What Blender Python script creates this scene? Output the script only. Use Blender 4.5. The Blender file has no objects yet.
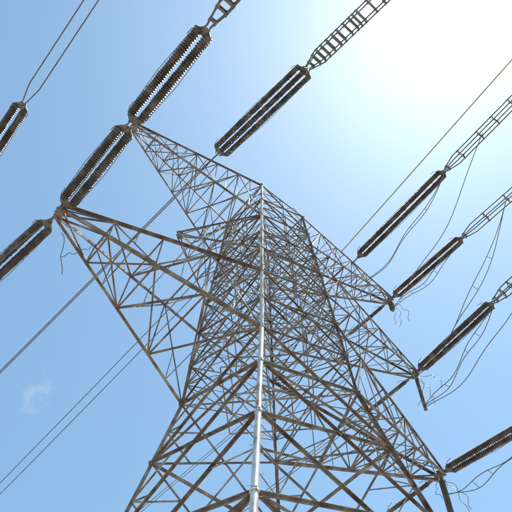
import bpy, math, random
from mathutils import Vector, Matrix
random.seed(7)
S=24.0; CAMH=1.6
def W(x,y,z): return Vector((x*S,y*S,z*S+CAMH))
UP=Vector((0,0,1))
# ---------------- materials
def mat(name, cols, rough=.6, metal=0.0, scale=3.0, bump=.2, stretch=(1,1,1)):
    m=bpy.data.materials.new(name); m.use_nodes=True
    nt=m.node_tree; b=nt.nodes['Principled BSDF']
    tc=nt.nodes.new('ShaderNodeTexCoord'); mp=nt.nodes.new('ShaderNodeMapping')
    mp.inputs['Scale'].default_value=stretch
    n=nt.nodes.new('ShaderNodeTexNoise'); n.inputs['Scale'].default_value=scale
    n.inputs['Detail'].default_value=8; n.inputs['Roughness'].default_value=.7
    r=nt.nodes.new('ShaderNodeValToRGB')
    nt.links.new(tc.outputs['Object'],mp.inputs['Vector']); nt.links.new(mp.outputs['Vector'],n.inputs['Vector'])
    nt.links.new(n.outputs['Fac'],r.inputs['Fac'])
    e=r.color_ramp.elements
    while len(e)<len(cols): e.new(.5)
    for i,(p,c) in enumerate(cols):
        e[i].position=p; e[i].color=(*c,1)
    nt.links.new(r.outputs['Color'],b.inputs['Base Color'])
    b.inputs['Roughness'].default_value=rough; b.inputs['Metallic'].default_value=metal
    if bump:
        n2=nt.nodes.new('ShaderNodeTexNoise'); n2.inputs['Scale'].default_value=scale*8; n2.inputs['Detail'].default_value=5
        nt.links.new(tc.outputs['Object'],n2.inputs['Vector'])
        bp=nt.nodes.new('ShaderNodeBump'); bp.inputs['Strength'].default_value=bump; bp.inputs['Distance'].default_value=.02
        nt.links.new(n2.outputs['Fac'],bp.inputs['Height']); nt.links.new(bp.outputs['Normal'],b.inputs['Normal'])
    return m
M_rust=mat('rusted_angle_steel',[(.33,(.075,.045,.035)),(.45,(.19,.125,.105)),(.56,(.30,.235,.205)),(.68,(.45,.425,.41))],.6,.1,1.3)
M_gray=mat('weathered_galvanized',[(.34,(.12,.085,.07)),(.45,(.27,.23,.205)),(.58,(.44,.41,.39)),(.72,(.56,.55,.54))],.5,.25,1.6)
M_white=mat('pale_leg',[(.38,(.24,.17,.14)),(.46,(.50,.47,.45)),(.56,(.66,.65,.64)),(.75,(.76,.76,.76))],.5,.1,1.8,.2,(1,1,.35))  # near leg only: paler than the other legs, with rust patches
M_ins=mat('brown_porcelain',[(.32,(.045,.032,.030)),(.5,(.10,.078,.074)),(.68,(.27,.24,.235))],.35,0,1.8,0)
M_cap=mat('steel_fitting',[(.35,(.12,.09,.08)),(.6,(.30,.27,.26))],.5,.3,4,.1)
M_wire=mat('aluminium_conductor',[(.35,(.12,.105,.10)),(.6,(.24,.22,.21))],.5,.3,3,0)
M_ywire=mat('brass_toned_wire',[(.35,(.50,.41,.23)),(.6,(.64,.55,.36))],.5,.0,3,0)
M_conc=mat('concrete',[(.3,(.25,.24,.22)),(.7,(.4,.39,.36))],.9,0,3)
M_ground=mat('dry_grass_ground',[(.3,(.16,.15,.09)),(.5,(.30,.26,.19)),(.7,(.42,.36,.28))],.95,0,.15,.5)
# ---------------- mesh builder
class MB:
    def __init__(s): s.v=[]; s.f=[]; s.sm=[]
    def add(s,vs,fs,smooth=False):
        o=len(s.v); s.v+= [tuple(v) for v in vs]; s.f+=[tuple(i+o for i in f) for f in fs]; s.sm+=[smooth]*len(fs)
    def frame(s,d,ref=None):
        d=d.normalized(); r=ref or UP
        n=r-d*r.dot(d)
        if n.length<.05: n=Vector((1,0,0))-d*d.x
        n.normalize(); return d,n,d.cross(n).normalized()
    def angle(s,p,q,w,t=None,ref=None,flip=False):
        t=t or max(.008,w*.11)
        if (q-p).length<.02: return
        d,n,b=s.frame(q-p,ref)
        if flip: b=-b
        pr=[(0,0),(w,0),(w,t),(t,t),(t,w),(0,w)]
        o=-w*.3
        vs=[p+n*(x+o)+b*(y+o) for x,y in pr]+[q+n*(x+o)+b*(y+o) for x,y in pr]
        fs=[(i,(i+1)%6,(i+1)%6+6,i+6) for i in range(6)]+[(5,4,3,2,1,0),(6,7,8,9,10,11)]
        s.add(vs,fs)
    def poly(s,pts,r,n=6):
        k=len(pts); vs=[];fs=[]
        for i,p in enumerate(pts):
            d=(pts[min(i+1,k-1)]-pts[max(i-1,0)])
            d,a,b=s.frame(d)
            for j in range(n):
                t=2*math.pi*j/n; vs.append(p+a*r*math.cos(t)+b*r*math.sin(t))
        for i in range(k-1):
            for j in range(n):
                fs.append((i*n+j,i*n+(j+1)%n,(i+1)*n+(j+1)%n,(i+1)*n+j))
        fs.append(tuple(range(n))[::-1]); fs.append(tuple((k-1)*n+j for j in range(n)))
        s.add(vs,fs,n>5)
    def lathe(s,o,d,prof,n=14):
        d,a,b=s.frame(d); vs=[];fs=[]
        for (x,r) in prof:
            for j in range(n):
                t=2*math.pi*j/n; vs.append(o+d*x+a*r*math.cos(t)+b*r*math.sin(t))
        for i in range(len(prof)-1):
            for j in range(n): fs.append((i*n+j,i*n+(j+1)%n,(i+1)*n+(j+1)%n,(i+1)*n+j))
        s.add(vs,fs,True)
    def plate(s,c,u,v,pts,t=.012):
        nn=u.cross(v).normalized()
        k=len(pts)
        vs=[c+u*x+v*y+nn*t for x,y in pts]+[c+u*x+v*y-nn*t for x,y in pts]
        fs=[tuple(range(k)),tuple(range(2*k-1,k-1,-1))]+[(i,i+k,(i+1)%k+k,(i+1)%k) for i in range(k)]
        s.add(vs,fs)
    def obj(s,name,m,parent=None):
        me=bpy.data.meshes.new(name); me.from_pydata(s.v,[],s.f)
        me.polygons.foreach_set('use_smooth',s.sm); me.materials.append(m); me.update()
        o=bpy.data.objects.new(name,me); bpy.context.collection.objects.link(o)
        if parent: o.parent=parent
        return o
def empty(name):
    e=bpy.data.objects.new(name,None); bpy.context.collection.objects.link(e); e.empty_display_size=.5; return e
def lerp(a,b,t): return a+(b-a)*t
# ---------------- tower
tower=empty('transmission_tower')
AX=(.022,.79); A=Vector((.766,.643,0)); B=Vector((-.643,.766,0))
WP=[(-.067,.300),(.677,.145),(.892,.104),(1.546,.066)]
def hw(z):
    for (a,wa),(b,wb) in zip(WP,WP[1:]):
        if z<=b: return wa+(wb-wa)*(z-a)/(b-a)
    return WP[-1][1]
SG={'N':(-1,-1),'R':(1,-1),'F':(1,1),'L':(-1,1)}; ORD='NRFL'
def corner(k,z):
    w=hw(z)*S; sa,sb=SG[k]; c=W(AX[0],AX[1],z); return c+A*(sa*w)+B*(sb*w)
def out(k): sa,sb=SG[k]; return (A*sa+B*sb).normalized()
levels=[-.067,.22,.46,.62,.765,.892,.99,1.09,1.19,1.275,1.36,1.455,1.546]
legs=MB(); brace=MB(); fine=MB(); plates=MB()
for k in 'RFL':
    for a,b in zip(levels,levels[1:]):
        legs.angle(corner(k,a),corner(k,b),(.14 if a<.89 else .10),.016,-out(k))
def gusset(c,n,s):
    d,u,v=plates.frame(n)
    plates.plate(c,u,v,[(-s,-s*.6),(-s*.4,-s),(s*.6,-s),(s,-s*.2),(s*.7,s),(-s*.5,s*.9)])
for i,(a,b) in enumerate(zip(levels,levels[1:])):
    low=b<=.9
    for j in range(4):
        k1,k2=ORD[j],ORD[(j+1)%4]
        n=(out(k1)+out(k2)).normalized()
        p1,p2,q1,q2=corner(k1,a),corner(k2,a),corner(k1,b),corner(k2,b)
        w=.095 if low else .06
        brace.angle(p1,q2,w,None,n); brace.angle(p2+n*.03,q1+n*.03,w,None,n,True)
        if not (low and i%2==0): brace.angle(q1,q2,w,None,UP)
        den=hw(a)+hw(b); t=hw(a)/den; x=lerp(p1,q2,t)
        gusset(x+n*.05,n,.09)
        m1=lerp(p1,q1,.5); m2=lerp(p2,q2,.5); mt=lerp(q1,q2,.5)
        fw=.052 if low else .04
        fine.angle(m1,lerp(p1,q2,t*.5),fw,None,n)
        fine.angle(m2,lerp(p2,q1,t*.5),fw,None,n)
        fine.angle(m1,lerp(q1,p2,(1-t)*.5),fw,None,n); fine.angle(m2,lerp(q2,p1,(1-t)*.5),fw,None,n)
        if not low:
            fine.angle(mt,x,fw,None,n)
            fine.angle(mt,lerp(x,q1,.5),.035,None,n)
            if random.random()<.6: fine.angle(mt,lerp(x,q2,.5),.035,None,n)
            if random.random()<.6: fine.angle(m1,x,.035,None,n)
            if random.random()<.6: fine.angle(m2,x,.035,None,n)
        gusset(q1+n*.04,n,.12)
        gusset(q2+n*.04,n,.12)
    c=[corner(k,b) for k in ORD]; mids=[lerp(c[j],c[(j+1)%4],.5) for j in range(4)]
    if not low or b>.88:
        for j in range(4):
            fine.angle(mids[j],mids[(j+1)%4],.05,None,UP)
    if i%2==0 and not low or b==.892:
        fine.angle(c[0],c[2],.055,None,UP); fine.angle(c[1]-UP*.06,c[3]-UP*.06,.055,None,UP)
for a,b in ((.892,1.19),(1.19,1.455)):
    fine.angle(corner('N',a),corner('F',b),.055,None,A); fine.angle(corner('L',a),corner('R',b),.055,None,B)
def arm(tip,k1,k2,zb,zt,nseg,cw=.12,lw=.065,tipw=.22,dens=.5,pw=.92):
    r=[corner(k1,zb),corner(k2,zb),corner(k1,zt),corner(k2,zt)]
    side=(r[1]-r[0]).normalized()
    T=[tip-side*tipw-UP*.12,tip+side*tipw-UP*.12,tip-side*tipw+UP*.12,tip+side*tipw+UP*.12]
    axis=(tip-(r[0]+r[1]+r[2]+r[3])/4).normalized()
    st=[]
    for s in range(nseg+1):
        f=(s/nseg)**pw
        st.append([lerp(r[i],T[i],f) for i in range(4)])
    for i in range(4):
        legs.angle(r[i],T[i]+axis*.1,cw,None,UP if i<2 else -UP,i%2==1)
    for s in range(nseg):
        P,Q=st[s],st[s+1]
        for (i,j,ref) in ((0,1,UP),(2,3,UP),(0,2,side),(1,3,side)):
            w=lw if s<nseg-2 else lw*.85
            if (i+j+s)%2==0: brace.angle(P[i],Q[j],w,None,ref)
            else: brace.angle(P[j],Q[i],w,None,ref)
            if (i,j)==(0,1) or (dens>.6 and (i,j)==(2,3)):
                if (i+j+s)%2==0: brace.angle(P[j],Q[i],w*.9,None,ref)
                else: brace.angle(P[i],Q[j],w*.9,None,ref)
            if s<nseg-1 or i==0: brace.angle(Q[i],Q[j],lw*.85,None,ref)
            if s<nseg-1:
                m=lerp(P[i],Q[i],.5); m2=lerp(P[j],Q[j],.5)
                x=lerp(P[i],Q[j],.5) if (i+j+s)%2==0 else lerp(P[j],Q[i],.5)
                if random.random()<dens: fine.angle(m,x,.04,None,ref)
                if random.random()<dens: fine.angle(m2,x,.04,None,ref)
        fine.angle(P[0],P[3],.045,None,axis)
        for i in range(4):
            if s>0: gusset(P[i],side if i>1 else UP,.085)
    gusset(tip-UP*.13,UP,.17); gusset(tip+UP*.13,UP,.17)
    for sg in (-1,1): gusset(tip+side*tipw*sg,side,.14)
TLb=W(-.312,.496,1.0); TRb=W(.370,1.086,1.0); TRm=W(.369,1.05,1.27); TLm=W(-.157,.683,1.27)
TLt=W(-.280,.552,1.546); TRt=W(.354,1.028,1.546)
arm(TLb,'N','L',.892,1.09,4,.13,.072,.22,.55)
arm(TRb,'R','F',.892,1.09,5,.12,.066,.22,.6)
arm(TRm,'R','F',1.19,1.36,5,.085,.05,.18,.7)
arm(TLm,'N','L',1.19,1.36,3,.07,.042,.06,.7)
arm(TLt,'N','L',1.36,1.546,6,.09,.05,.2,.75)
arm(TRt,'R','F',1.40,1.546,6,.09,.05,.2,.75)
# near leg: pale tube with flange collars and step bolts
nl=MB(); pts=[corner('N',z) for z in levels]
for a,b in zip(pts,pts[1:]):
    ra=.11-.0011*a.z; rb=.11-.0011*b.z
    nl.lathe(a,b-a,[(0,ra),((b-a).length,rb)],18)
for p in pts[1:-1]:
    r0=.11-.0011*p.z
    nl.lathe(p-UP*.03,UP,[(0,r0),(0,r0+.03),(.06,r0+.03),(.06,r0)],18)
nl.lathe(pts[-1],UP,[(0,.068),(.25,.068),(.25,.08),(.28,.08),(.28,0)],16)
z=3
while z<38:
    zz=(z-CAMH)/S; p=corner('N',zz); sgn=1 if int(z/.45)%2 else -1
    dd=(A*sgn+B*-sgn).normalized()
    nl.poly([p,p+dd*.2],.01,5); z+=.45
nl.obj('corner_leg_tube',M_white,tower)
legs.obj('main_legs_and_chords',M_rust,tower)
brace.obj('bracing_angles',M_rust,tower); fine.obj('redundant_bracing',M_gray,tower); plates.obj('gusset_plates',M_gray,tower)
ft=MB()
for k in ORD:
    p=corner(k,-.067); ft.lathe(Vector((p.x,p.y,-.3)),UP,[(0,.9),(.5,.9),(.55,.85),(.75,.55),(1.0,.5),(1.0,0)],20)
ft.obj('concrete_footings',M_conc,tower)
# ---------------- strings & lines
def track(P,Q,L=7.0):
    P=Vector(P);Q=Vector(Q); d=Vector((Q.x-P.x,Q.y-P.y,0)); l=d.length; d/=l; m=(Q.z-P.z)/l
    Lm=L*S
    def f(s): return P+d*s+UP*(m*s*(1-s/Lm))
    return f,d
def insulator(f,d,s0,s1,n=2,gap=.36,nsec=1,name='insulator_string',disc=.15,link=True):
    e=empty(name); discs=MB(); hwm=MB(); lat=d.cross(UP).normalized()
    if link: hwm.poly([f(-.05),f(s0+.1)],.045,8); hwm.plate(f(s0*.5),d,UP,[(-.15,-.06),(.15,-.06),(.15,.06),(-.15,.06)],.02)
    secs=[(s0+(s1-s0)*i/nsec, s0+(s1-s0)*(i+1)/nsec) for i in range(nsec)]
    for (a,b) in secs:
        a2,b2=a+.35,b-.35
        for i in range(n):
            o=lat*((i-(n-1)/2)*gap)
            hwm.poly([f(a)+o*.3,f(a2)+o],.03,6); hwm.poly([f(b2)+o,f(b)+o*.3],.03,6)
            hwm.poly([f(a2)+o,f(b2)+o],.03,6)
            x=a2
            while x<b2:
                jit=random.uniform(.93,1.05)
                dd=(f(x+.1)-f(x)).normalized()
                r=disc*jit
                discs.lathe(f(x)+o+lat*random.uniform(-.006,.006),dd,[(0,r*.68),(.02,r*.8),(.05,r*.97),(.068,r),(.08,r*.96),(.085,r*.72),(.10,r*.66)],12)
                x+=.10
        for c,sg in ((a2-.03,-1),(b2+.03,1)):
            v=(f(c+.1)-f(c)).normalized(); g=gap*(n-1)/2+.1
            hwm.plate(f(c),lat,v*sg,[(-g,-.07),(g,-.07),(g,.04),(.08,.24),(-.08,.24),(-g,.04)],.016)
            nrm=lat.cross(v)
            for s2 in (-1,1):
                cc=f(c)+lat*(g+.08)*s2 - v*sg*.25
                hwm.poly([f(c)+lat*g*s2, cc+v*sg*.1+nrm*.12, cc-v*sg*.15+nrm*.2],.014,5)
        # light tie rods alongside the strings
        if n>1:
            for s2 in (-1,1):
                g=gap*(n-1)/2+disc+.05
                hwm.poly([f(a2)+lat*g*s2*.8,f((a2+b2)/2)+lat*g*s2-UP*.05,f(b2)+lat*g*s2*.8],.013,5)
    hwm.obj('yoke_plates_and_links',M_cap,e); discs.obj('porcelain_discs',M_ins,e)
    return e
def line(f,d,s0,s1,n=2,gap=.4,r=.022,spacers=None,m=None,name='power_line',sw=.05):
    e=empty(name); w=MB(); h=MB(); lat=d.cross(UP).normalized()
    offs=[Vector()] if n==1 else ([lat*gap/2,-lat*gap/2] if n==2 else [lat*gap/2+UP*gap/2,-lat*gap/2+UP*gap/2,-lat*gap/2-UP*gap/2,lat*gap/2-UP*gap/2])
    N=40
    for o in offs:
        w.poly([f(s0+(s1-s0)*(i/N)**2.0)+o*min(1,.35+(i/N)**2.0*(s1-s0)/1.2) for i in range(N+1)],r,7)
    if spacers:
        for x in spacers:
            k=min(1,.35+(x-s0)/1.2)
            for i in range(len(offs)):
                h.angle(f(x)+offs[i]*k,f(x)+offs[(i+1)%len(offs)]*k,sw*random.uniform(.7,1.1),.012,d)
            for o in offs:
                dd=(f(x+.1)-f(x)).normalized(); h.lathe(f(x)+o*k-dd*.09,dd,[(0,r),(.02,.045),(.16,.045),(.18,r)],8)
    w.obj('conductors',m or M_wire,e)
    if spacers: h.obj('spacers_and_clamps',M_cap,e)
    return e
def jumper(P,Q,sag,n=2,gap=.3,r=.02,name='jumper_cable',jit=.15,sp=True):
    e=empty(name); w=MB(); d=Vector((Q.x-P.x,Q.y-P.y,0)); lat=d.normalized().cross(UP) if d.length>.01 else Vector((1,0,0))
    for k in range(n):
        o=lat*((k-(n-1)/2)*gap); ph=random.uniform(0,6)
        N=26; pts=[]
        for i in range(N+1):
            t=i/N; env=math.sin(math.pi*t)**.7
            pts.append(lerp(P,Q,t)-UP*sag*4*t*(1-t)+o*min(1,4*t,4*(1-t))+lat*jit*env*math.sin(t*9+ph)+UP*jit*.6*env*math.sin(t*13+ph))
        w.poly(pts,r,6)
        if k==0: first=pts
        elif sp:
            for i in range(3,N-2,4): w.poly([first[i],pts[i]],.015,5)
    w.obj('cable',M_wire,e)
def u(v): return Vector((v[0]*S,v[1]*S,v[2]*S+CAMH))
def rng(a,b,st): 
    o=[];x=a
    while x<b: o.append(x+random.uniform(-.06,.06)); x+=st*random.uniform(.75,1.25)
    return o
# bottom left arm: towards camera and away
fA,dA=track(TLb,u((-.034,.169,.97))); insulator(fA,dA,.2,9.2,2,.40,2,disc=.168); line(fA,dA,9.2,150,4,.42,.03,rng(9.4,12.5,.35)+[20,40,60,90],sw=.09)
fA2,dA2=track(TLb,u((-.42,.591,.985))); insulator(fA2,dA2,.5,6.4,2,.40,disc=.168); line(fA2,dA2,6.4,150,4,.4)
jumper(fA(4.6),fA2(6.0),1.2,1)
# top arm inner phase
PB=W(-.11,.636,1.548)
fB,dB=track(PB,u((.237,.244,1.40))); insulator(fB,dB,.7,7.9,3,.37,disc=.155); line(fB,dB,7.9,150,4,.62,.032,rng(8.1,11.2,.33)+rng(11.4,15,.6)+[25,45],sw=.09)
fB2,dB2=track(PB,u((-.69,1.215,1.47))); line(fB2,dB2,.0,150,2,.10,.032)
# neighbouring circuit
fC,dC=track(u((-.463,.45,1.2)),u((-.268,.209,1.19))); insulator(fC,dC,-5,2.2,2,.40,disc=.165,link=False); line(fC,dC,2.2,150,2,.45,.026)
fC2=lambda s: fC(-5-s); line(fC2,dC,0,120,2,.45,.022)
# right circuits
PR1=W(.246,.917,1.548)
fR1,dR1=track(PR1,u((.545,.466,1.45))); insulator(fR1,dR1,.6,8.2,2,.38,disc=.155); line(fR1,dR1,8.2,150,4,.42,.032,rng(8.4,14,1.2))
fR2,dR2=track(TRt,u((.603,.70,1.50))); insulator(fR2,dR2,.3,6.2,2,.38,disc=.155); line(fR2,dR2,6.2,150,4,.42,.032,rng(6.4,14,1.3))
fR3,dR3=track(TRm,u((.537,.786,1.24))); insulator(fR3,dR3,.3,6.2,2,.38,disc=.155); line(fR3,dR3,6.2,150,4,.42,.032,rng(6.4,12,.6))
fR4,dR4=track(TRb,u((.486,.958,.985))); insulator(fR4,dR4,.3,5.8,2,.40,disc=.15); line(fR4,dR4,5.8,150,4,.42,.028,rng(6,12,1.0))
aw=Vector((-.69,.725,0))
for T in (TRt,TRm,TRb):
    f_,d_=track(T,T+aw*8-UP*.5); insulator(f_,d_,.4,3.6,1,.3,disc=.13); line(f_,d_,3.6,150,2,.2)
# left-corner tap lines
PL=corner('L',1.34)
fD,dD=track(PL,u((-.62,1.36,1.22))); line(fD,dD,.1,150,2,.5,.024)
# shield wire
fS,dS=track(W(.215,.885,1.549),u((.553,.389,1.52))); line(fS,dS,0,150,1,0,.036,None,M_ywire,'shield_wire')
# jumpers right
jumper(fR1(8.2),TRt-UP*.1+Vector((-1.6,-1.5,0)),1.0,2,.12)
jumper(fR2(6.3),TRt-UP*.9,.5,2); jumper(fR2(9.5),TRm-UP*.2,1.6,2,.25)
jumper(fR3(6.3),TRm-UP*2.6,.6,2); jumper(fR3(9.0),TRm-UP*2.7,1.3,1); jumper(fR1(11),TRt-UP*.9,1.2,1)
jumper(fR4(6),TRb-UP*1.2,.8,2)
def vhang(T,l,r):
    e=empty('jumper_insulator'); m=MB(); h=MB(); h.poly([T,T-UP*l],.025,6)
    x=.2
    while x<l-.1:
        m.lathe(T-UP*x,-UP,[(0,r*.5),(.03,r*.7),(.06,r),(.08,r),(.09,r*.5),(.11,r*.5)],14); x+=.11
    h.lathe(T-UP*l,-UP,[(0,0),(0,.09),(.12,.09),(.12,0)],12)
    m.obj('porcelain_discs',M_ins,e); h.obj('rod',M_cap,e)
vhang(TRt-UP*.15,.9,.17); vhang(TRm-UP*.15,2.6,.10); vhang(TRb-UP*.15,2.4,.15)
def loose(P,Q,bend,name='loose_wire',r=.012):
    e=empty(name); w=MB(); N=16; ph=random.uniform(0,6)
    o=Vector((random.uniform(-1,1),random.uniform(-1,1),0))*bend
    w.poly([lerp(P,Q,i/N)+o*math.sin(math.pi*i/N)+Vector((math.sin(i*.9+ph),math.cos(i*1.1+ph),0))*.06 for i in range(N+1)],r,5); w.obj('strand',M_wire,e)
loose(TLb-UP*.2,TLb+Vector((1.0,.2,-4.2)),.25,r=.016); loose(TLb+Vector((.75,.15,-3.1)),TLb+Vector((1.9,.2,-2.2)),.2,r=.014)
for T in (TRm,TRb,TRt):
    for i in range(3):
        loose(T-UP*.2,T+Vector((random.uniform(-1,1.6),random.uniform(-1,1),-random.uniform(1,2.8))),.4,r=.014)
for i in range(40):
    k=random.choice(ORD); z=random.uniform(.95,1.5); P=corner(k,z); k2=random.choice(ORD.replace(k,''))
    Q=corner(k2,min(1.54,z+random.uniform(-.15,.15)))
    loose(P,Q,.5,'loose_wire',.016)
# ---------------- ground
g=MB(); R=3000; g.add([Vector((-R,-R,0)),Vector((R,-R,0)),Vector((R,R,0)),Vector((-R,R,0))],[(0,1,2,3)]); g.obj('ground',M_ground)
# ---------------- sky & sun
sd=Vector((.275,.195,1.05)).normalized(); el=math.asin(sd.z); az=math.atan2(sd.x,sd.y)
w=bpy.data.worlds.new('World'); bpy.context.scene.world=w; w.use_nodes=True; nt=w.node_tree
sky=nt.nodes.new('ShaderNodeTexSky'); sky.sky_type='NISHITA'; sky.sun_disc=False; sky.sun_elevation=el; sky.sun_rotation=az
sky.air_density=1.45; sky.dust_density=.55; sky.ozone_density=1.0
tint=nt.nodes.new('ShaderNodeMix'); tint.data_type='RGBA'; tint.blend_type='MULTIPLY'; tint.inputs[0].default_value=1
tint.inputs[7].default_value=(.99,1.17,1.14,1)
nt.links.new(sky.outputs[0],tint.inputs[6])
# faint wisp of cloud, at a fixed place in the sky
tc=nt.nodes.new('ShaderNodeTexCoord')
nz=nt.nodes.new('ShaderNodeTexNoise'); nz.inputs['Scale'].default_value=40; nz.inputs['Detail'].default_value=7
nt.links.new(tc.outputs['Generated'],nz.inputs['Vector'])
sub=nt.nodes.new('ShaderNodeVectorMath'); sub.operation='SUBTRACT'; sub.inputs[1].default_value=(.5,.5,.5); nt.links.new(nz.outputs['Color'],sub.inputs[0])
scl=nt.nodes.new('ShaderNodeVectorMath'); scl.operation='SCALE'; scl.inputs['Scale'].default_value=.09; nt.links.new(sub.outputs[0],scl.inputs[0])
adv=nt.nodes.new('ShaderNodeVectorMath'); adv.operation='ADD'; nt.links.new(tc.outputs['Generated'],adv.inputs[0]); nt.links.new(scl.outputs[0],adv.inputs[1])
dist=nt.nodes.new('ShaderNodeVectorMath'); dist.operation='DISTANCE'; dist.inputs[1].default_value=Vector((-.315,.666,.765)).normalized()
nt.links.new(adv.outputs[0],dist.inputs[0])
mr=nt.nodes.new('ShaderNodeMapRange'); mr.interpolation_type='SMOOTHSTEP'; mr.inputs[1].default_value=.0; mr.inputs[2].default_value=.03; mr.inputs[3].default_value=.22; mr.inputs[4].default_value=0
nt.links.new(dist.outputs['Value'],mr.inputs[0])
cm=nt.nodes.new('ShaderNodeMix'); cm.data_type='RGBA'; cm.inputs[7].default_value=(5.5,6,6.3,1)
nt.links.new(mr.outputs[0],cm.inputs[0]); nt.links.new(tint.outputs[2],cm.inputs[6])
nt.links.new(cm.outputs[2],nt.nodes['Background'].inputs[0]); nt.nodes['Background'].inputs[1].default_value=.148
sl=bpy.data.lights.new('sun','SUN'); sl.energy=4.8; sl.angle=math.radians(.5); sl.color=(1,.95,.88)
so=bpy.data.objects.new('sun',sl); bpy.context.collection.objects.link(so); so.rotation_euler=sd.to_track_quat('Z','Y').to_euler()
# ---------------- camera
cd=bpy.data.cameras.new('camera'); cd.sensor_width=36; cd.lens=36*700/512; cd.clip_end=10000
co=bpy.data.objects.new('camera',cd); bpy.context.collection.objects.link(co)
co.location=(0,0,CAMH); co.rotation_euler=(math.radians(90+60),0,0)
sc=bpy.context.scene; sc.camera=co; sc.view_settings.view_transform='Standard'; sc.view_settings.look='None'; sc.view_settings.exposure=0
